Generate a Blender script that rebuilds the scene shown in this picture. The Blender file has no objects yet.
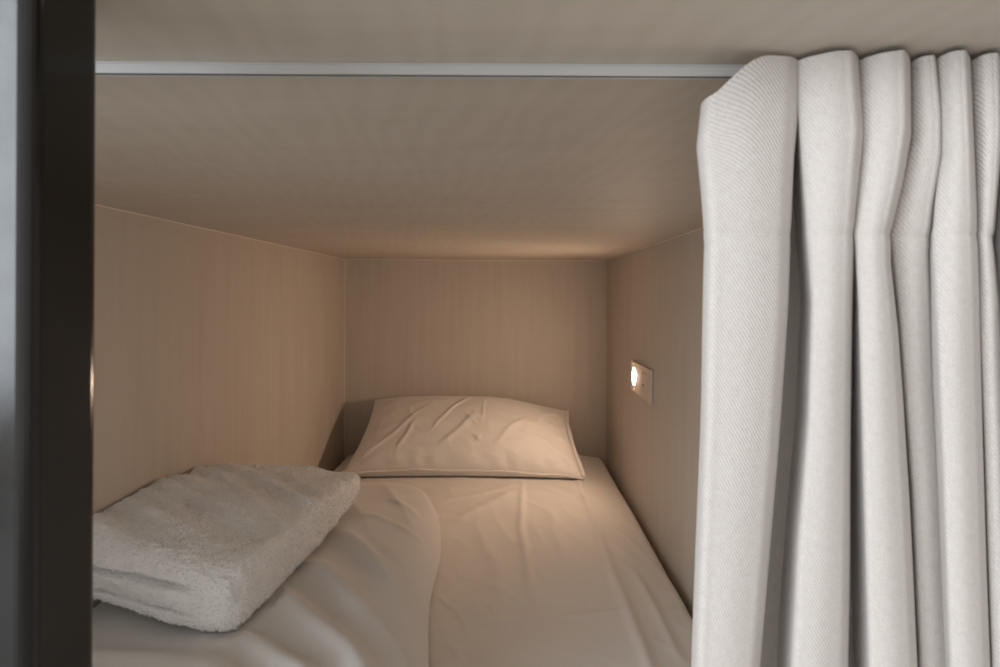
import bpy, bmesh, math
from mathutils import Vector, Matrix, noise

S = bpy.context.scene
COL = S.collection
R = math.radians
Z0 = 1.0           # camera (eye) height above the floor
F = 600.0          # focal length in pixels of the 1000 px wide frame
VX, VY = 508.0, 295.0   # where lines running into the bunk converge

# ---------------------------------------------------------------- camera
cd = bpy.data.cameras.new('camera'); cam = bpy.data.objects.new('camera', cd); COL.objects.link(cam)
cam.matrix_world = Matrix.Translation((0, 0, Z0)) @ Matrix.Rotation(R(90), 4, 'X') @ Matrix.Rotation(R(0.3), 4, 'Z')
cd.sensor_width = 36; cd.lens = F/1000*36
cd.shift_x = -(VX-500)/1000; cd.shift_y = -(333.5-VY)/1000
cd.clip_start = 0.02
cd.dof.use_dof = True; cd.dof.focus_distance = 1.3; cd.dof.aperture_fstop = 13.0
S.camera = cam

# ---------------------------------------------------------------- world, lights, exposure
w = bpy.data.worlds.new('room_light'); S.world = w; w.use_nodes = True
bg = w.node_tree.nodes['Background']; bg.inputs[0].default_value = (1.0, 0.965, 0.93, 1); bg.inputs[1].default_value = 0.62
# the room is brighter on its open, windowed side (behind and left of the camera)
_nt = w.node_tree; _tc = _nt.nodes.new('ShaderNodeTexCoord'); _dp = _nt.nodes.new('ShaderNodeVectorMath'); _dp.operation = 'DOT_PRODUCT'
_dp.inputs[1].default_value = (.5, .85, 0)
_mr = _nt.nodes.new('ShaderNodeMapRange'); _mr.inputs['From Min'].default_value = -1; _mr.inputs['From Max'].default_value = .5
_mr.inputs['To Min'].default_value = 1.22; _mr.inputs['To Max'].default_value = .10
_nt.links.new(_tc.outputs['Generated'], _dp.inputs[0]); _nt.links.new(_dp.outputs['Value'], _mr.inputs[0]); _nt.links.new(_mr.outputs[0], bg.inputs[1])

def area(name, loc, target, size, sizey, power, color):
    l = bpy.data.lights.new(name, 'AREA'); l.shape = 'RECTANGLE'; l.size = size; l.size_y = sizey
    l.energy = power; l.color = color
    o = bpy.data.objects.new(name, l); COL.objects.link(o); o.location = loc
    o.rotation_euler = (Vector(target)-Vector(loc)).to_track_quat('-Z', 'Y').to_euler()
    return o
area('window_daylight', (-2.5, -1.9, Z0+0.55), (0, -1.9, Z0+0.55), 2.4, 2.1, 135, (0.84, 0.92, 1.0))

S.view_settings.view_transform = 'Standard'; S.view_settings.look = 'None'
S.view_settings.exposure = 0.0; S.view_settings.gamma = 1.0; S.view_settings.use_curve_mapping = False

# ---------------------------------------------------------------- materials
def new_mat(name, color, rough=0.8, metal=0.0, spec=0.4, sheen=0.0):
    m = bpy.data.materials.new(name); m.use_nodes = True
    nt = m.node_tree; b = nt.nodes['Principled BSDF']
    b.inputs['Base Color'].default_value = (*color, 1); b.inputs['Roughness'].default_value = rough
    b.inputs['Metallic'].default_value = metal; b.inputs['Specular IOR Level'].default_value = spec
    b.inputs['Sheen Weight'].default_value = sheen
    return m, nt, b
def nd(nt, t, **kw):
    n = nt.nodes.new(t)
    for k, v in kw.items(): setattr(n, k, v)
    return n
def ramp(nt, fac, stops):
    r = nd(nt, 'ShaderNodeValToRGB'); e = r.color_ramp.elements
    e[0].position, e[0].color = stops[0][0], (*stops[0][1], 1)
    e[1].position, e[1].color = stops[-1][0], (*stops[-1][1], 1)
    for p, c in stops[1:-1]:
        x = e.new(p); x.color = (*c, 1)
    nt.links.new(fac, r.inputs[0]); return r.outputs[0]
def coords(nt, scale=(1, 1, 1), rot=(0, 0, 0), kind='Object'):
    tc = nd(nt, 'ShaderNodeTexCoord'); mp = nd(nt, 'ShaderNodeMapping')
    mp.inputs['Scale'].default_value = scale; mp.inputs['Rotation'].default_value = rot
    nt.links.new(tc.outputs[kind], mp.inputs[0]); return mp.outputs[0]
def noise_tex(nt, vec, scale, detail=4, rough=0.5, dist=0.0):
    n = nd(nt, 'ShaderNodeTexNoise'); n.inputs['Scale'].default_value = scale
    n.inputs['Detail'].default_value = detail; n.inputs['Roughness'].default_value = rough
    n.inputs['Distortion'].default_value = dist
    nt.links.new(vec, n.inputs['Vector']); return n.outputs[0]
def math_node(nt, op, a, b=None):
    n = nd(nt, 'ShaderNodeMath', operation=op)
    for i, v in enumerate((a, b)):
        if v is None: continue
        if isinstance(v, (int, float)): n.inputs[i].default_value = v
        else: nt.links.new(v, n.inputs[i])
    return n.outputs[0]
def bump(nt, b, h, strength, dist):
    n = nd(nt, 'ShaderNodeBump'); n.inputs['Strength'].default_value = strength; n.inputs['Distance'].default_value = dist
    nt.links.new(h, n.inputs['Height']); nt.links.new(n.outputs[0], b.inputs['Normal'])

def plywood(name, grain_scale, rings=False):
    """whitewashed plywood; the grain shows faintly through the wash"""
    m, nt, b = new_mat(name, (.5, .42, .33), 0.55, spec=0.35)
    v = coords(nt, grain_scale)
    g = noise_tex(nt, v, 1.0, 6, 0.62, 0.25)
    big = noise_tex(nt, coords(nt), 2.2, 3, 0.5, 0.4)
    if rings:
        wv = nd(nt, 'ShaderNodeTexWave', wave_type='BANDS', bands_direction='X')
        wv.inputs['Scale'].default_value = 14; wv.inputs['Distortion'].default_value = 9
        wv.inputs['Detail'].default_value = 3; wv.inputs['Detail Scale'].default_value = 1.2
        nt.links.new(coords(nt, (1.0, .35, 1), (0, 0, R(-28))), wv.inputs['Vector'])
        g = math_node(nt, 'ADD', math_node(nt, 'MULTIPLY', g, .78), math_node(nt, 'MULTIPLY', wv.outputs['Fac'], .16))
    f = math_node(nt, 'ADD', math_node(nt, 'MULTIPLY', g, .75), math_node(nt, 'MULTIPLY', big, .30))
    c = ramp(nt, f, [(.30, WOOD_D), (.52, WOOD_M), (.78, WOOD_L)])
    nt.links.new(c, b.inputs['Base Color'])
    bump(nt, b, g, 0.10, 0.001)
    return m
WOOD_D, WOOD_M, WOOD_L = (.515, .455, .385), (.56, .50, .43), (.60, .54, .47)
M_wall = plywood('whitewashed_plywood_wall', (30, 30, 2.2))
M_back = plywood('whitewashed_plywood_back', (36, 30, 2.0))
M_ceil = plywood('whitewashed_plywood_ceiling', (3.2, 26, 10), True)
M_trim, _, _ = new_mat('pale_filler_bead', (.82, .75, .64), 0.6)
M_alu, nt, b = new_mat('brushed_aluminium', (.62, .62, .62), 0.42, 0.35)
bump(nt, b, noise_tex(nt, coords(nt, (4, 400, 400)), 1.0, 2), .1, .0005)
M_slot, _, _ = new_mat('dark_track_slot', (.05, .05, .05), 0.6)
M_steel, nt, b = new_mat('black_painted_steel', (.005, .0046, .004), 0.30, 0.0, spec=.5)
ns = noise_tex(nt, coords(nt), 55, 5, .6)
nt.links.new(ramp(nt, ns, [(.3, (.13, .13, .13)), (.8, (.24, .24, .24))]), b.inputs['Roughness'])
bump(nt, b, noise_tex(nt, coords(nt, (1, 1, .35)), 38, 2), .12, .002)
M_floor, nt, b = new_mat('pale_floor', (.55, .53, .5), 0.7)
nt.links.new(ramp(nt, noise_tex(nt, coords(nt), 3, 6), [(.3, (.50, .48, .45)), (.7, (.60, .57, .54))]), b.inputs['Base Color'])

def cloth(name, color, weave=900, bs=.25, wr=0.0, rough=.85, sheen=.15):
    m, nt, b = new_mat(name, color, rough, spec=.25, sheen=sheen)
    v = coords(nt)
    h = noise_tex(nt, coords(nt, (1, 1, 1)), weave, 1)
    if wr:
        w2 = noise_tex(nt, v, 14, 4, .55, 1.2)
        h = math_node(nt, 'ADD', math_node(nt, 'MULTIPLY', h, .15), math_node(nt, 'MULTIPLY', w2, wr))
    bump(nt, b, h, bs, .002)
    return m
M_sheet = cloth('white_cotton_sheet', (.80, .76, .71), wr=1.4, bs=.35)
M_case = cloth('white_cotton_pillowcase', (.81, .77, .72), wr=1.2, bs=.4, sheen=.2)
M_duvet = cloth('white_cotton_duvet_cover', (.75, .735, .71), wr=1.0, bs=.3)
M_towel, nt, b = new_mat('white_terry_towel', (.92, .91, .90), .95, spec=.1, sheen=.2)
hh = math_node(nt, 'ADD', noise_tex(nt, coords(nt), 260, 3, .7), math_node(nt, 'MULTIPLY', noise_tex(nt, coords(nt), 90, 3, .6), .8))
bump(nt, b, hh, .5, .003)
M_core, _, _ = new_mat('mattress_ticking', (.7, .68, .64), .9)

def curtain_mat():
    m, nt, b = new_mat('white_twill_curtain', (.70, .66, .62), .9, spec=.15, sheen=.25)
    v = coords(nt, (1, 1, 1), kind='UV')          # UV in metres across and along the cloth
    sep = nd(nt, 'ShaderNodeSeparateXYZ'); nt.links.new(v, sep.inputs[0])
    jit = noise_tex(nt, v, 120, 2)
    def stripes(a, bb, f):
        s = math_node(nt, 'ADD', math_node(nt, 'MULTIPLY', sep.outputs[0], a*f), math_node(nt, 'MULTIPLY', sep.outputs[1], bb*f))
        s = math_node(nt, 'ADD', s, math_node(nt, 'MULTIPLY', jit, 3.0))
        return math_node(nt, 'SINE', s)
    st = stripes(1.0, .55, 2*math.pi/.00165)
    fine = noise_tex(nt, coords(nt, (1500, 160, 1), kind='UV'), 1.0, 2)
    fine2 = noise_tex(nt, coords(nt, (160, 1500, 1), kind='UV'), 1.0, 2)
    h = math_node(nt, 'ADD', math_node(nt, 'MULTIPLY', st, .5), math_node(nt, 'ADD', fine, fine2))
    f = math_node(nt, 'ADD', math_node(nt, 'MULTIPLY', st, .13), math_node(nt, 'MULTIPLY', math_node(nt, 'ADD', fine, fine2), .5))
    c = ramp(nt, f, [(.22, (.54, .485, .44)), (.5, (.645, .60, .565)), (.8, (.72, .685, .66))])
    nt.links.new(c, b.inputs['Base Color'])
    bump(nt, b, h, .4, .0008)
    # thick cloth still lets a little light through
    tr = nd(nt, 'ShaderNodeBsdfTranslucent'); tr.inputs[0].default_value = (.70, .62, .53, 1)
    mx = nd(nt, 'ShaderNodeMixShader'); mx.inputs[0].default_value = .10
    out = nt.nodes['Material Output']
    nt.links.new(b.outputs[0], mx.inputs[1]); nt.links.new(tr.outputs[0], mx.inputs[2]); nt.links.new(mx.outputs[0], out.inputs[0])
    return m
M_curtain = curtain_mat()
M_plastic, _, _ = new_mat('cream_white_plastic', (.68, .59, .50), .75, spec=.12)
M_dark, _, _ = new_mat('dark_socket_hole', (.06, .045, .035), .6)
M_lamp = bpy.data.materials.new('lit_lamp_lens'); M_lamp.use_nodes = True
nt = M_lamp.node_tree; b = nt.nodes['Principled BSDF']
b.inputs['Base Color'].default_value = (1, .9, .75, 1); b.inputs['Emission Color'].default_value = (1.0, .70, .50, 1)
b.inputs['Emission Strength'].default_value = 375

# ---------------------------------------------------------------- helpers
def mesh_obj(name, verts, faces, m, parent=None, smooth=False, uv=None):
    me = bpy.data.meshes.new(name); me.from_pydata(verts, [], faces); me.update()
    me.materials.append(m)
    if uv:
        l = me.uv_layers.new(name='UVMap')
        for lp in me.loops: l.data[lp.index].uv = uv[lp.vertex_index]
    if smooth: me.polygons.foreach_set('use_smooth', [True]*len(me.polygons))
    o = bpy.data.objects.new(name, me); COL.objects.link(o)
    if parent: o.parent = parent
    return o
def bm_obj(name, bm, m, parent=None, smooth=False):
    me = bpy.data.meshes.new(name); bm.to_mesh(me); bm.free(); me.materials.append(m)
    if smooth: me.polygons.foreach_set('use_smooth', [True]*len(me.polygons))
    o = bpy.data.objects.new(name, me); COL.objects.link(o)
    if parent: o.parent = parent
    return o
def box_bm(x0, x1, y0, y1, z0, z1, bev=0.0, seg=2, bm=None):
    bm = bm or bmesh.new()
    r = bmesh.ops.create_cube(bm, size=1.0)
    for v in r['verts']:
        v.co = Vector(((x0+x1)/2+v.co.x*(x1-x0), (y0+y1)/2+v.co.y*(y1-y0), (z0+z1)/2+v.co.z*(z1-z0)))
    if bev:
        es = list({e for v in r['verts'] for e in v.link_edges})
        bmesh.ops.bevel(bm, geom=es, offset=bev, segments=seg, profile=.5, affect='EDGES')
    return bm
def prism_bm(pts, z0, z1):
    bm = bmesh.new()
    f = bm.faces.new([bm.verts.new((x, y, z0)) for x, y in pts])
    r = bmesh.ops.extrude_face_region(bm, geom=[f])
    for v in r['geom']:
        if isinstance(v, bmesh.types.BMVert): v.co.z = z1
    bmesh.ops.recalc_face_normals(bm, faces=bm.faces); return bm
def struct(o): o['kind'] = 'structure'; return o
def tag(o, label, cat, group=None):
    o['label'] = label; o['category'] = cat
    if group: o['group'] = group
    return o
def thing(name, loc, label, cat):
    o = bpy.data.objects.new(name, None); COL.objects.link(o); o.location = loc; o.empty_display_size = .05
    return tag(o, label, cat)
def adopt(child, parent):
    """parent keeping the world position"""
    child.parent = parent; child.matrix_parent_inverse = Matrix.Translation(-Vector(parent.location)); return child
def n3(x, y, z, s=1.0): return noise.noise(Vector((x*s, y*s, z*s)))
def smooth01(a, b, x):
    t = min(1, max(0, (x-a)/(b-a))); return t*t*(3-2*t)
def seg_d(px, py, a, b):
    ax, ay = a; bx, by = b; dx, dy = bx-ax, by-ay
    t = ((px-ax)*dx+(py-ay)*dy)/(dx*dx+dy*dy+1e-12); tc = min(1, max(0, t))
    # signed side distance, parameter
    d = math.hypot(px-ax-tc*dx, py-ay-tc*dy)
    s = (px-ax)*dy-(py-ay)*dx
    return d, (1 if s > 0 else -1), t
def crease(px, py, pts, width, amp, side=0.0):
    """soft ridge along a polyline, fading at its ends; side>0 leaves one flank raised"""
    best = (9, 1, 0, 0)
    n = len(pts)-1
    for i in range(n):
        d, s, t = seg_d(px, py, pts[i], pts[i+1])
        if d < best[0]: best = (d, s, t, i)
    d, s, t, i = best
    if d > width*6: return 0.0
    fade = smooth01(-.02, .25, (i+min(1, max(0, t)))/n)*(1-smooth01(.7, 1.02, (i+min(1, max(0, t)))/n))
    h = math.exp(-(d/width)**2)
    if side: h += side*s*math.exp(-d/(width*2))*(1-math.exp(-(d/width)**2))
    return amp*h*fade
def on_plane(px, py, z):      # a point of a horizontal plane z below the eye
    k = z/(py-VY); return ((px-VX)*k, F*k)

# ---------------------------------------------------------------- the bunk shell
XL, XR, YB, ZC = -.644, .391, 2.37, .138
ZM = -.61                       # top of the mattress
T = .018
YF = .358                       # plane of the curtain track
struct(bm_obj('wall_left', box_bm(XL-T, XL, .30, YB+T, 0, Z0+ZC), M_wall))
struct(bm_obj('wall_right', box_bm(XR, XR+T, .30, YB+T, 0, Z0+ZC), M_wall))
struct(bm_obj('wall_back', box_bm(XL, XR, YB, YB+T, 0, Z0+ZC), M_back))
# the underside of the upper bunk
struct(bm_obj('ceiling', prism_bm([(XL-T, YB+T), (XL-T, .277), (XR+T, .277), (XR+T, YB+T)], Z0+ZC, Z0+ZC+T), M_ceil))
struct(bm_obj('floor', box_bm(-2.6, 2.6, -3.4, YB+.1, -.03, 0), M_floor))
tb = .0016
struct(bm_obj('trim_1', box_bm(XL, XL+tb, .36, YB, Z0+ZC-tb, Z0+ZC), M_trim))
struct(bm_obj('trim_2', box_bm(XR-tb, XR, .36, YB, Z0+ZC-tb, Z0+ZC), M_trim))
struct(bm_obj('trim_3', box_bm(XL, XR, YB-tb, YB, Z0+ZC-tb*1.5, Z0+ZC), M_trim))
struct(bm_obj('trim_4', box_bm(XL, XL+tb, YB-tb*2, YB, .42, Z0+ZC), M_trim))

# bed base
bb = thing('bed_base', (0, .40, 0), 'pale plywood bed base carrying the mattress between the bunk walls', 'bed base')
o = bm_obj('base_panel', box_bm(XL+.002, XR-.002, .40, YB-.002, .20, .22, .001), M_wall); adopt(o, bb)
o = bm_obj('front_board', box_bm(XL+.002, XR-.002, .382, .3995, 0, .25, .002), M_wall); adopt(o, bb)

# ---------------------------------------------------------------- curtain track
tk = thing('curtain_track', (0, YF, Z0+ZC), 'slim aluminium curtain track screwed to the bunk ceiling across the opening', 'curtain track')
th = .0066
bm = box_bm(XL+.003, XR-.003, YF, YF+.0015, Z0+ZC-th, Z0+ZC-.0002)
box_bm(XL+.003, XR-.003, YF+.0050, YF+.006, Z0+ZC-th, Z0+ZC-.0002, bm=bm)
box_bm(XL+.003, XR-.003, YF+.0015, YF+.0050, Z0+ZC-.0018, Z0+ZC-.0002, bm=bm)
adopt(bm_obj('track_rail', bm, M_alu), tk)
bm = box_bm(XL+.003, XR-.003, YF+.0016, YF+.0049, Z0+ZC-th+.0005, Z0+ZC-.0025)
adopt(bm_obj('track_slot', bm, M_slot), tk)
bm = box_bm(XL+.003, XR-.003, YF-.0012, YF-.0001, Z0+ZC-.0012, Z0+ZC-.0002)
adopt(bm_obj('track_lip', bm, M_alu), tk)

# ---------------------------------------------------------------- steel post of the bunk frame
pt = thing('bunk_frame_post', (-.213, .253, 0), 'black painted steel bunk post beside the opening at the left edge', 'post')
adopt(bm_obj('steel_tube', box_bm(-.240, -.1857, .2335, .2735, 0.004, 2.1, .006, 6), M_steel, smooth=False), pt)
adopt(bm_obj('foot_plate', box_bm(-.255, -.172, .218, .289, 0, .004, .001), M_steel), pt)

# ---------------------------------------------------------------- mattress with fitted sheet
mt = thing('mattress', (0, 1.4, .22), 'single mattress in a white fitted sheet filling the bunk', 'mattress')
adopt(bm_obj('mattress_core', box_bm(XL+.03, XR-.03, .43, YB-.03, .222, Z0+ZM-.03, .04, 4), M_core, smooth=True), mt)
creases = []
def cr(pts, wd, amp, side=0.0): creases.append(([on_plane(px, py, -ZM) for px, py in pts], wd, amp, side))
cr([(524, 474), (523, 500), (522, 530), (528, 560), (533, 600), (538, 650)], .009, .0065, .5)
cr([(430, 505), (470, 498), (530, 482)], .013, .005, .3)
cr([(420, 520), (460, 520), (500, 500), (520, 488)], .02, .005)
cr([(436, 594), (447, 604), (459, 612), (467, 625), (468, 640)], .0035, .0035, .3)
cr([(445, 642), (458, 650), (466, 668)], .0035, .003, .3)
cr([(432, 628), (500, 622), (600, 612), (650, 606)], .006, .002, .8)
cr([(632, 560), (655, 600), (690, 668)], .010, .005, .3)
cr([(548, 505), (556, 530), (566, 565)], .014, .0035)
cr([(600, 530), (622, 570), (640, 610)], .03, -.004)
cr([(480, 530), (500, 570), (505, 640)], .02, .003)
cr([(560, 480), (590, 500), (610, 530)], .02, .003)
NX, NY = 250, 330
x0, x1, y0, y1 = XL+.004, XR-.003, .415, YB-.004
vs = []; fs = []
for j in range(NY+1):
    v = j/NY
    for i in range(NX+1):
        u = i/NX
        # overshoot rows/cols become the hanging sides
        a = (u*1.24-.12); c = (v*1.12-.06)
        x = x0+(x1-x0)*min(1, max(0, a)); y = y0+(y1-y0)*min(1, max(0, c))
        dropx = max(0, -a, a-1)/.12; dropy = max(0, -c, c-1)/.06
        z = ZM
        er = x1-x; el = x-x0; eb = y1-y; ef = y-y0
        z -= .022*smooth01(.20, .385, x)+.055*(max(0, 1-er/.035))**2.2
        z -= .018*math.exp(-el/.075)+.055*(max(0, 1-el/.035))**2.2
        z -= .050*(max(0, 1-eb/.05))**2.2+.050*(max(0, 1-ef/.05))**2.2
        z += .0035*n3(x, y, 3, 3.2)+.0016*n3(x, y, 7, 9)
        rg = 1-abs(n3(x*1.0+.3*y, y*.45, 1.7, 13)); z += .0022*rg**5
        for pts, wd, amp, sd in creases: z += crease(x, y, pts, wd, amp, sd)
        # seam of the mattress edge under the sheet, along the right side
        z += .0065*math.exp(-((x-.236)/.012)**2)
        d = max(dropx, dropy)
        if d > 0:
            z -= d*.24
            x -= (0.006 if a > 1 else -.006 if a < 0 else 0)*math.sin(min(1, dropx)*math.pi)
        vs.append((x, y, max(Z0+z, .226)))
for j in range(NY):
    for i in range(NX):
        a = j*(NX+1)+i; fs.append((a, a+1, a+NX+2, a+NX+1))
o = mesh_obj('fitted_sheet', vs, fs, M_sheet, smooth=True); adopt(o, mt)

# ---------------------------------------------------------------- pillow
pl = thing('pillow', (-.14, 2.16, Z0+ZM), 'plump pillow in a white cotton case against the back wall of the bunk', 'pillow')
U = Vector((-.144, 2.160, ZM+.100))
HW, HL = .385, .205
tilt = R(27)
ax = Vector((1, 0, -.012)).normalized(); ay = Vector((0, math.cos(tilt), math.sin(tilt))); az = ax.cross(ay).normalized()
pcr = [([(.04, .72), (-.12, .30), (-.36, -.55)], .008, .0070, .4),
       ([(.165, .74), (.16, .2), (.14, -.34)], .007, .0050, .4),
       ([(-.05, .12), (.05, -.12), (.14, -.34)], .007, .0060, .4),
       ([(.07, -.46), (.15, -.62)], .012, .005, 0), ([(.14, -.44), (.10, -.62)], .010, .004, 0),
       ([(.95, -.85), (.70, -.45), (.45, -.35)], .03, .005, 0),
       ([(.95, .75), (.72, .25), (.68, -.1)], .025, .004, .2),
       ([(-.95, -.9), (-.66, -.42), (-.45, .2)], .018, .005, .2),
       ([(-.93, .92), (-.75, .5), (-.5, .3)], .02, .004, .2),
       ([(-.6, -.8), (-.52, -.4), (-.5, -.1)], .02, .005, .2),
       ([(.25, -.75), (.40, -.3), (.62, .1)], .03, .004, .2),
       ([(-.25, -.75), (-.05, -.35), (.10, .1)], .03, .005, .2),
       ([(-.85, -.3), (-.6, -.1), (-.3, .5)], .015, .003, .2)]
def pillow_point(u, v, side):
    au, av = abs(u), abs(v)
    # concave sides, pointed corners
    x = HW*u*(1-.045*(1-v*v)); y = HL*v*(1-.07*(1-u*u))
    if v < 0: x *= 1+.035*(-v)      # wider along the front, spread on the mattress
    if v > 0: x *= 1-.03*v
    e = max(0, (1-au**2.6))*max(0, (1-av**2.2))
    t = .098*(e**.47)
    z = t*(1 if side > 0 else -.85)
    if side > 0:
        for pts, wd, amp, sd in pcr:
            z += crease(u, v*HL/HW, [(a, b*HL/HW) for a, b in pts], wd, amp, sd)*min(1, e*6)
        z += (.0022*(1-abs(n3(u*1.4+v*.5, v*.9, 4, 3.4)))**5+.004*n3(u, v, 2, 2.3))*min(1, e*5)
        # pinched gathers at the ends
        z += .003*math.sin(v*17+3*n3(u, v, 9, 3))*smooth01(.72, .95, au)*min(1, e*8)
        z += .0026*math.sin(u*31+5*n3(u, v, 5, 2))*smooth01(-.68, -.93, v)*min(1, e*8)
    z += .004*n3(u*2, v*2, 11)*(1-min(1, e*4))
    p = U+ax*x+ay*y+az*z
    p.z -= .030*smooth01(.1, 1, u)*smooth01(-.6, 1, v)
    return p
N1, N2 = 170, 100
vs = []; fs = []
def dens(t): return math.sin(t*math.pi/2)*.55+t*.45
for side in (1, -1):
    for j in range(N2+1):
        for i in range(N1+1):
            u = dens(2*i/N1-1); v = dens(2*j/N2-1)
            p = pillow_point(u, v, side)
            p.z = max(p.z, ZM+.0055) if side < 0 else max(p.z, ZM+.0065)
            p.y = min(p.y, YB-.006)
            vs.append((p.x, p.y, Z0+p.z))
O2 = (N1+1)*(N2+1)
for s in (0, 1):
    for j in range(N2):
        for i in range(N1):
            a = s*O2+j*(N1+1)+i; q = (a, a+1, a+N1+2, a+N1+1)
            fs.append(q if s == 0 else q[::-1])
bm = bmesh.new(); bv = [bm.verts.new(v) for v in vs]
for q in fs: bm.faces.new([bv[k] for k in q])
bmesh.ops.remove_doubles(bm, verts=bm.verts, dist=.0006)
case = adopt(bm_obj('pillowcase', bm, M_case, smooth=True), pl)
# stitched edge welt along the front and sides, and the flat open hem at the right end
def ribbon(name, fn, n, wdt, thick, m, parent):
    vs = []; fs = []
    for i in range(n+1):
        p, out, up = fn(i/n)
        for k, (a, b2) in enumerate(((0, thick), (wdt, thick*.6), (wdt, -thick*.6), (0, -thick))):
            q = p+out*a+up*b2; vs.append((q.x, q.y, Z0+max(q.z, ZM+.006)))
    for i in range(n):
        for k in range(4):
            a = i*4+k; b2 = i*4+(k+1) % 4; fs.append((a, b2, b2+4, a+4))
    fs.append((0, 1, 2, 3)); fs.append((n*4+3, n*4+2, n*4+1, n*4))
    return mesh_obj(name, vs, fs, m, parent, smooth=True)
def front_edge(t):
    u = -.99+1.98*t; p = pillow_point(u, -.985, 1); p = p+az*(.002*math.sin(t*23)+.003*n3(t*9, 1, 2))
    return p, -ay*(1+.5*n3(t*7, 0, 0)), az
ribbon('front_seam', front_edge, 90, .008, .0018, M_case, case)
def right_edge(t):
    v = -.97+1.94*t; p = pillow_point(.985, v, 1); return p+ax*.001*math.sin(t*15), ax, az
ribbon('open_hem', right_edge, 60, .014, .0022, M_case, case)

# ---------------------------------------------------------------- towel
tw = thing('towel', (-.48, 1.12, Z0-.48), 'thick white terry towel folded into a bundle on the duvet', 'towel')
def towel_point(d):
    """d: point on the unit cube surface -> rounded, folded bundle"""
    x, y, z = d
    p = 9.0
    n = (abs(x)**p+abs(y)**p+abs(z)**6)**(1/p) if max(abs(x), abs(y), abs(z)) else 1
    x, y, z = x/n, y/n, z/n
    A, B, H = .166, .272, .055
    X = A*x; Y = B*y; Zz = H*z
    # far end pinched and lower, right shoulder slopes off
    fy = smooth01(.0, 1.0, y)
    Zz *= 1-.22*fy
    X *= 1-.06*fy
    Zz += -.024*smooth01(.0, 1, y)*(.62+.38*max(-1, min(1, z*2.5)))
    Zz -= .016*smooth01(.2, 1.0, x)*max(0, z)
    # skewed front end
    Y += (-x*.032)*smooth01(.2, -1, y)+(x*.05-.02*0)*smooth01(0, 1, y)
    # fold grooves in the front end, closing before the right side
    if y < -.4:
        m = smooth01(-.45, -.93, y)*(1-smooth01(.35, .72, x))
        for gz, w_, dpt in ((.16+.10*math.sin(x*2.2), .075, .020), (-.52+.05*math.sin(x*3), .055, .012)):
            g = math.exp(-((z-gz)/w_)**2); Y += dpt*g*m
        Y -= .006*math.cos((z-.1)*4.6)*m
    # lengthwise sag and rumples on the top
    s = max(0, z)
    Zz += s*(.009*n3(X, Y, 2, 9)+.014*(1-abs(n3(Y*11+X*6, X*2.5, 3)))**3-.008+.005*(1-x*x)+.005*n3(Y*16-X*3, X*5, 7))
    Zz += .003*n3(X, Y, Zz, 24); X += .0035*n3(Y, Zz, X, 20)+.004*n3(Y, Zz, 3, 8); Y += .003*n3(Zz, X, Y, 20)
    f = .0011*n3(X, Y, Zz, 150)+.0012*n3(X+3, Y, Zz, 75)
    X += f*x; Y += f*y; Zz += f*z*1.4
    return X, Y, Zz
def cube_sphere(n):
    bm = bmesh.new()
    bmesh.ops.create_cube(bm, size=2.0)
    bmesh.ops.subdivide_edges(bm, edges=bm.edges[:], cuts=n, use_grid_fill=True)
    return bm
bm = cube_sphere(150)
rz = R(-4)
for v in bm.verts:
    X, Y, Zz = towel_point(v.co)
    wx = math.cos(rz)*X-math.sin(rz)*Y; wy = math.sin(rz)*X+math.cos(rz)*Y
    wx -= .514; wy += 1.128
    # left side rides up on the duvet along the wall
    base = -.424+.02*smooth01(-.45, -.64, wx)
    v.co = Vector((max(wx, XL+.004), wy, Z0+base+Zz))
import random
rnd = random.Random(4)
tv = []; tf = []
bm.normal_update()
fl = [f for f in bm.faces if f.calc_center_median().z > Z0-.475]
areas = []; tot = 0
for f in fl: tot += f.calc_area(); areas.append(tot)
import bisect
for _ in range(70000):
    f = fl[min(len(fl)-1, bisect.bisect(areas, rnd.random()*tot))]
    a, b2, c, d = [v.co for v in f.verts]; u_, v_ = rnd.random(), rnd.random()
    p = a*(1-u_)*(1-v_)+b2*u_*(1-v_)+c*u_*v_+d*(1-u_)*v_
    nn = f.normal; lean = Vector((rnd.gauss(0, 1), rnd.gauss(0, 1), rnd.gauss(0, 1)))*.55+nn
    lean = lean+Vector((n3(p.x, p.y, p.z, 30), n3(p.x, p.y, p.z+9, 30), 0))*1.2
    lean.normalize(); sd = lean.cross(Vector((rnd.gauss(0, 1), rnd.gauss(0, 1), rnd.gauss(0, 1)))).normalized()
    L_ = rnd.uniform(.0018, .0042); k_ = len(tv)
    q = p-nn*.0008; tip = q+lean*L_
    if min(q.x, tip.x)-.001 < XL+.001: continue
    tv += [q-sd*.0006, q+sd*.0006, tip+sd*.0004, tip-sd*.0004]; tf.append((k_, k_+1, k_+2, k_+3))
pile = mesh_obj('terry_pile', [tuple(v) for v in tv], tf, M_towel); adopt(pile, tw); pile['kind'] = 'stuff'
low = {}      # lower envelope of the towel: the duvet gives way under it
for v in bm.verts:
    k_ = (round(v.co.x/.01), round(v.co.y/.01)); low[k_] = min(low.get(k_, 9), v.co.z-Z0)
def press(X, Y):
    ix, iy = round(X/.01), round(Y/.01)
    return min(low.get((ix+a, iy+b2), 9) for a in (-1, 0, 1) for b2 in (-1, 0, 1))-.0015
adopt(bm_obj('folded_terry', bm, M_towel, smooth=True), tw)
# small woven care tag poking out below the front right corner
bm = box_bm(-.006, .006, -.004, .006, -.0006, .0006)
o = bm_obj('care_tag', bm, M_trim); o.matrix_world = Matrix.Translation((-.452, .872, Z0-.474)) @ Matrix.Rotation(R(35), 4, 'Z') @ Matrix.Rotation(R(20), 4, 'X')
adopt(o, tw)

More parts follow.
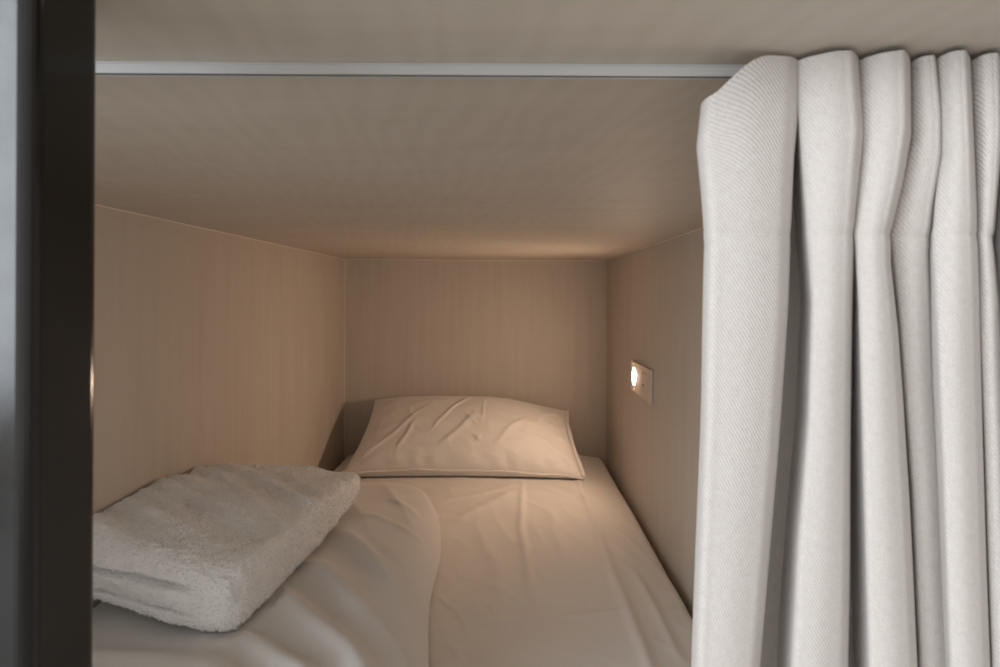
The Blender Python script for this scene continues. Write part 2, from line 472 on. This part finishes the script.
# ---------------------------------------------------------------- folded duvet
dv = thing('duvet', (-.39, 1.25, Z0+ZM), 'folded white duvet along the left wall under the thick folded towel', 'duvet')
DX0, DX1, DY0, DY1 = XL+.006, -.150, .47, 1.76
dcr = [([(-.40, .99), (-.31, .90), (-.21, .81), (-.15, .72)], .018, .016, .25),
       ([(-.36, 1.10), (-.28, .99), (-.19, .88)], .016, .011, .25),
       ([(-.34, 1.26), (-.26, 1.12), (-.17, .98)], .013, .009, .25),
       ([(-.33, 1.38), (-.24, 1.30), (-.17, 1.24)], .012, .006, .25),
       ([(-.44, .84), (-.36, .83), (-.26, .76), (-.2, .68)], .014, .012, .25),
       ([(-.60, .80), (-.45, .79), (-.30, .73)], .02, .010, .0),
       ([(-.30, 1.50), (-.24, 1.44), (-.19, 1.36)], .010, .004, .25)]
def duvet_point(u, v, side):
    k = .30
    # square to rounded square
    x = u*math.sqrt(max(0, 1-k*v**8)); y = v*math.sqrt(max(0, 1-k*abs(u)**3)) if u > 0 else v
    if u > 0 and v > 0:
        x *= 1-.34*(v**5)*u; 
    X = (DX0+DX1)/2+x*(DX1-DX0)/2; Y = (DY0+DY1)/2+y*(DY1-DY0)/2
    X += .040*max(0, u)*smooth01(.2, -.6, v)
    e = max(0, 1-(u**6 if u > 0 else 0))*max(0, 1-abs(v)**9)
    H = .122-.038*smooth01(-.2, .8, v)
    if side < 0: return Vector((X, Y, ZM+.006+.0*e))
    h = H*e**.40
    wob = min(1, e*3)
    h += wob*(.006*n3(X, Y, 1, 5)+.0020*n3(X, Y, 5, 16))
    # rumples running diagonally towards the bed's middle
    q = X*.76+Y*.65; l = X*.65-Y*.76
    h += wob*.0055*(1-abs(n3(q*9, l*2.2, 8)))**4*smooth01(-.5, .3, u)
    for pts, wd, amp, sd in dcr: h += wob*crease(X, Y, pts, wd, amp, sd)
    # dip under the towel's weight
    h -= .018*math.exp(-((X+.50)/.13)**2-((Y-1.12)/.26)**2)
    return Vector((X, Y, min(ZM+.008+max(0, h), press(X, Y))))
N1, N2 = 150, 240
vs = []; fs = []
def dens2(t): return .6*math.sin(t*math.pi/2)+.4*t
for side in (1, -1):
    for j in range(N2+1):
        for i in range(N1+1):
            p = duvet_point(dens2(2*i/N1-1), dens2(2*j/N2-1), side); vs.append((p.x, p.y, Z0+p.z))
O2 = (N1+1)*(N2+1)
for s in (0, 1):
    for j in range(N2):
        for i in range(N1):
            a = s*O2+j*(N1+1)+i; q = (a, a+1, a+N1+2, a+N1+1)
            fs.append(q if s == 0 else q[::-1])
bm = bmesh.new(); bv = [bm.verts.new(v) for v in vs]
for q in fs: bm.faces.new([bv[k] for k in q])
bmesh.ops.remove_doubles(bm, verts=[v for v in bm.verts if True], dist=.0004)
o = bm_obj('duvet_cover', bm, M_duvet, smooth=True); adopt(o, dv)

# ---------------------------------------------------------------- wall lamp plate
lp = thing('wall_lamp_plate', (XR, 1.745, Z0-.235), 'lit round reading lamp in a white plate on the right bunk wall', 'wall lamp')
PY0, PY1, PZ0, PZ1 = 1.608, 1.862, -.292, -.199
adopt(bm_obj('face_plate', box_bm(XR-.0085, XR-.0005, PY0, PY1, Z0+PZ0, Z0+PZ1, .0028, 3), M_plastic), lp)
adopt(bm_obj('switch_rocker', box_bm(XR-.0096, XR-.0080, 1.650, 1.712, Z0-.268, Z0-.217, .0012, 2), M_plastic), lp)
bm = bmesh.new(); r = bmesh.ops.create_cone(bm, cap_ends=True, segments=20, radius1=.0042, radius2=.0042, depth=.0012)
o = bm_obj('socket_hole', bm, M_dark); o.matrix_world = Matrix.Translation((XR-.0098, 1.688, Z0-.252)) @ Matrix.Rotation(R(90), 4, 'Y'); adopt(o, lp)
bm = bmesh.new()
bmesh.ops.create_uvsphere(bm, u_segments=32, v_segments=16, radius=1)
for v in bm.verts: v.co = Vector((v.co.x*.004, v.co.y*.024, v.co.z*.026))
o = bm_obj('lamp_lens', bm, M_lamp, smooth=True); o.location = (XR-.009, 1.808, Z0-.243); adopt(o, lp)
o['label'] = 'glowing warm white lens'
bm = bmesh.new()
N = 40; ring = []
for i in range(N):
    a = 2*math.pi*i/N
    for (rr, dx) in ((1.0, -.0085), (1.0, -.0100), (1.10, -.0096), (1.14, -.0082)):
        ring.append(bm.verts.new((XR+dx, 1.808+.024*rr*math.cos(a), Z0-.243+.026*rr*math.sin(a))))
for i in range(N):
    for k in range(3):
        a = i*4+k; b2 = ((i+1) % N)*4+k
        bm.faces.new((ring[a], ring[a+1], ring[b2+1], ring[b2]))
adopt(bm_obj('lamp_rim', bm, M_plastic, smooth=True), lp)

# ---------------------------------------------------------------- curtain
ct = thing('curtain', (.28, YF, Z0+ZC-.02), 'pleated off-white twill curtain drawn to the right side of the opening', 'curtain')
YC = .338     # nominal depth of the pleat fronts
def interp(tab, y):
    if y <= tab[0][0]: return tab[0][1]
    for (a, va), (b2, vb) in zip(tab, tab[1:]):
        if y <= b2:
            t = (y-a)/(b2-a); return va+(vb-va)*t
    (a, va), (b2, vb) = tab[-2], tab[-1]
    return vb+(vb-va)/(b2-a)*(min(y, 900)-b2)*.6
# (picture height, left edge) and (picture height, right edge) for each pleat
PL = [([(50, 705), (105, 700), (170, 704), (240, 708), (300, 706), (500, 698), (667, 692)], [(50, 797), (100, 796), (150, 791), (240, 787), (300, 785), (450, 775), (667, 757)], 0.0),
      ([(50, 798), (100, 799), (200, 806), (300, 813), (420, 809), (550, 798), (667, 792)], [(50, 856), (130, 862), (180, 857), (230, 852), (300, 849), (450, 847), (667, 845)], .004),
      ([(50, 859), (110, 861), (150, 862), (230, 856), (300, 860), (400, 863), (667, 869)], [(50, 907), (130, 908), (180, 899), (228, 887), (260, 887), (330, 894), (400, 899), (500, 905), (667, 913)], .002),
      ([(50, 909), (130, 911), (228, 890), (300, 898), (400, 905), (500, 912), (667, 920)], [(50, 934), (110, 941), (150, 942), (200, 934), (250, 928), (400, 933), (667, 947)], .021),
      ([(50, 936), (150, 943), (200, 937), (250, 934), (400, 940), (667, 951)], [(50, 966), (130, 970), (200, 973), (300, 975), (450, 978), (667, 985)], .002),
      ([(50, 969), (130, 975), (200, 978), (300, 981), (450, 986), (667, 993)], [(50, 998), (130, 1000), (200, 994), (240, 990), (300, 997), (450, 1005), (667, 1014)], .012),
      ([(50, 1002), (200, 1003), (300, 1006), (667, 1022)], [(50, 1036), (200, 1040), (300, 1042), (667, 1054)], .0),
      ([(50, 1042), (200, 1046), (300, 1050), (667, 1064)], [(50, 1074), (200, 1078), (300, 1080), (667, 1094)], .003),
      ([(50, 1080), (200, 1084), (300, 1088), (667, 1102)], [(50, 1112), (200, 1116), (300, 1118), (667, 1130)], .0)]
def section(py):
    """control points (x, y) of the cloth across its width at one height"""
    pts = []
    flare = smooth01(60, 400, py)
    for i, (lt, rt, rec) in enumerate(PL):
        l = interp(lt, py)+(3.5*smooth01(250, 450, py) if i == 0 else 0); r_ = interp(rt, py); wpx = r_-l
        lift = (1-flare)*(.0125 if i else .002)
        rec = rec*(.35+.65*flare)
        yf = YC+rec-.004*flare-lift; yb = YC+.046+.004*flare; ym = YC+rec+.011
        X = lambda px, y: (px-VX+.0052*(py-VY))/F*y
        if i == 0: pts += [(X(l, YC+.014)+.010, YC+.030), (X(l, YC+.014), YC+.016)]
        else: pts += [(X(l+5, ym+.014), yb-.004), (X(l, ym-.001), ym-.001)]
        for sp in (.05, .22, .5, .76, .92):
            dp = (.007 if sp < .5 else .011)*(1-math.sqrt(1-(2*sp-1)**2))+1.1*lift*(1-sp)**1.3
            pts.append((X(l+wpx*sp, yf+dp), yf+dp))
        pts += [(X(r_, ym+.002), ym+.002), (X(r_-5, ym+.014), yb-.006)]
        if i+1 < len(PL):
            nl = interp(PL[i+1][0], py)
            pts += [(X((r_+nl)/2, yb+.002), yb+.002)]
    return pts
def catmull(P, m):
    out = []
    for i in range(len(P)-1):
        p0 = P[max(0, i-1)]; p1 = P[i]; p2 = P[i+1]; p3 = P[min(len(P)-1, i+2)]
        for k in range(m):
            t = k/m; t2 = t*t; t3 = t2*t
            out.append(tuple(.5*((2*p1[c])+(-p0[c]+p2[c])*t+(2*p0[c]-5*p1[c]+4*p2[c]-p3[c])*t2+(-p0[c]+3*p1[c]-3*p2[c]+p3[c])*t3) for c in (0, 1)))
    out.append(P[-1]); return out
ZT, ZBOT = .1352, -.70
rows = 300; rowz = []
for j in range(rows+1):
    t = j/rows; rowz.append(ZT-(ZT-ZBOT)*(t**1.6))
SEAM = ZT-.100
grid = []
M_ = 7
for j, z in enumerate(rowz):
    py = VY-F*z/YC
    P = catmull(section(py), M_)
    row = []
    n = len(P)
    for i, (x, y) in enumerate(P):
        zz = z
        # the free corner of the header droops away from its first hook
        droop = .024*(1-smooth01(.1085, .148, x))**1.3*smooth01(ZT-.11, ZT, z)
        zz -= droop
        # header stands in small scallops between hooks
        zz -= (.0035*smooth01(YC+.004, YC+.03, y)+.0014*n3(x*60, 1, 1))*smooth01(ZT-.02, ZT, z)
        y += .0010*n3(x*30, z*9, 3)+.0012*n3(x*12, z*5, 8)
        # stitched seam of the heading tape pinches the cloth
        y += .0009*math.exp(-((z-SEAM)/.0028)**2)
        # double hem of the leading edge
        row.append(Vector((x, y, zz)))
    grid.append(row)
# arc length for the weave
n = len(grid[0]); acc = [0.0]
mid = grid[len(grid)//2]
for i in range(1, n): acc.append(acc[-1]+(mid[i]-mid[i-1]).length)
def cloth_strip(name, j0, j1, parent):
    vs = []; uv = []; fs = []
    for j in range(j0, j1+1):
        for i in range(n):
            p = grid[j][i]; vs.append((p.x, p.y, Z0+p.z)); uv.append((acc[i], rowz[j]))
    for j in range(j1-j0):
        for i in range(n-1):
            a = j*n+i; fs.append((a, a+n, a+n+1, a+1))
    o = mesh_obj(name, vs, fs, M_curtain, smooth=True, uv=uv)
    sd = o.modifiers.new('thick', 'SOLIDIFY'); sd.thickness = .0014; sd.offset = 1; sd.use_rim = False
    return adopt(o, parent)
js = min(range(rows+1), key=lambda j: abs(rowz[j]-SEAM))
cloth_strip('heading_band', 0, js, ct)
cloth_strip('curtain_cloth', js, rows, ct)
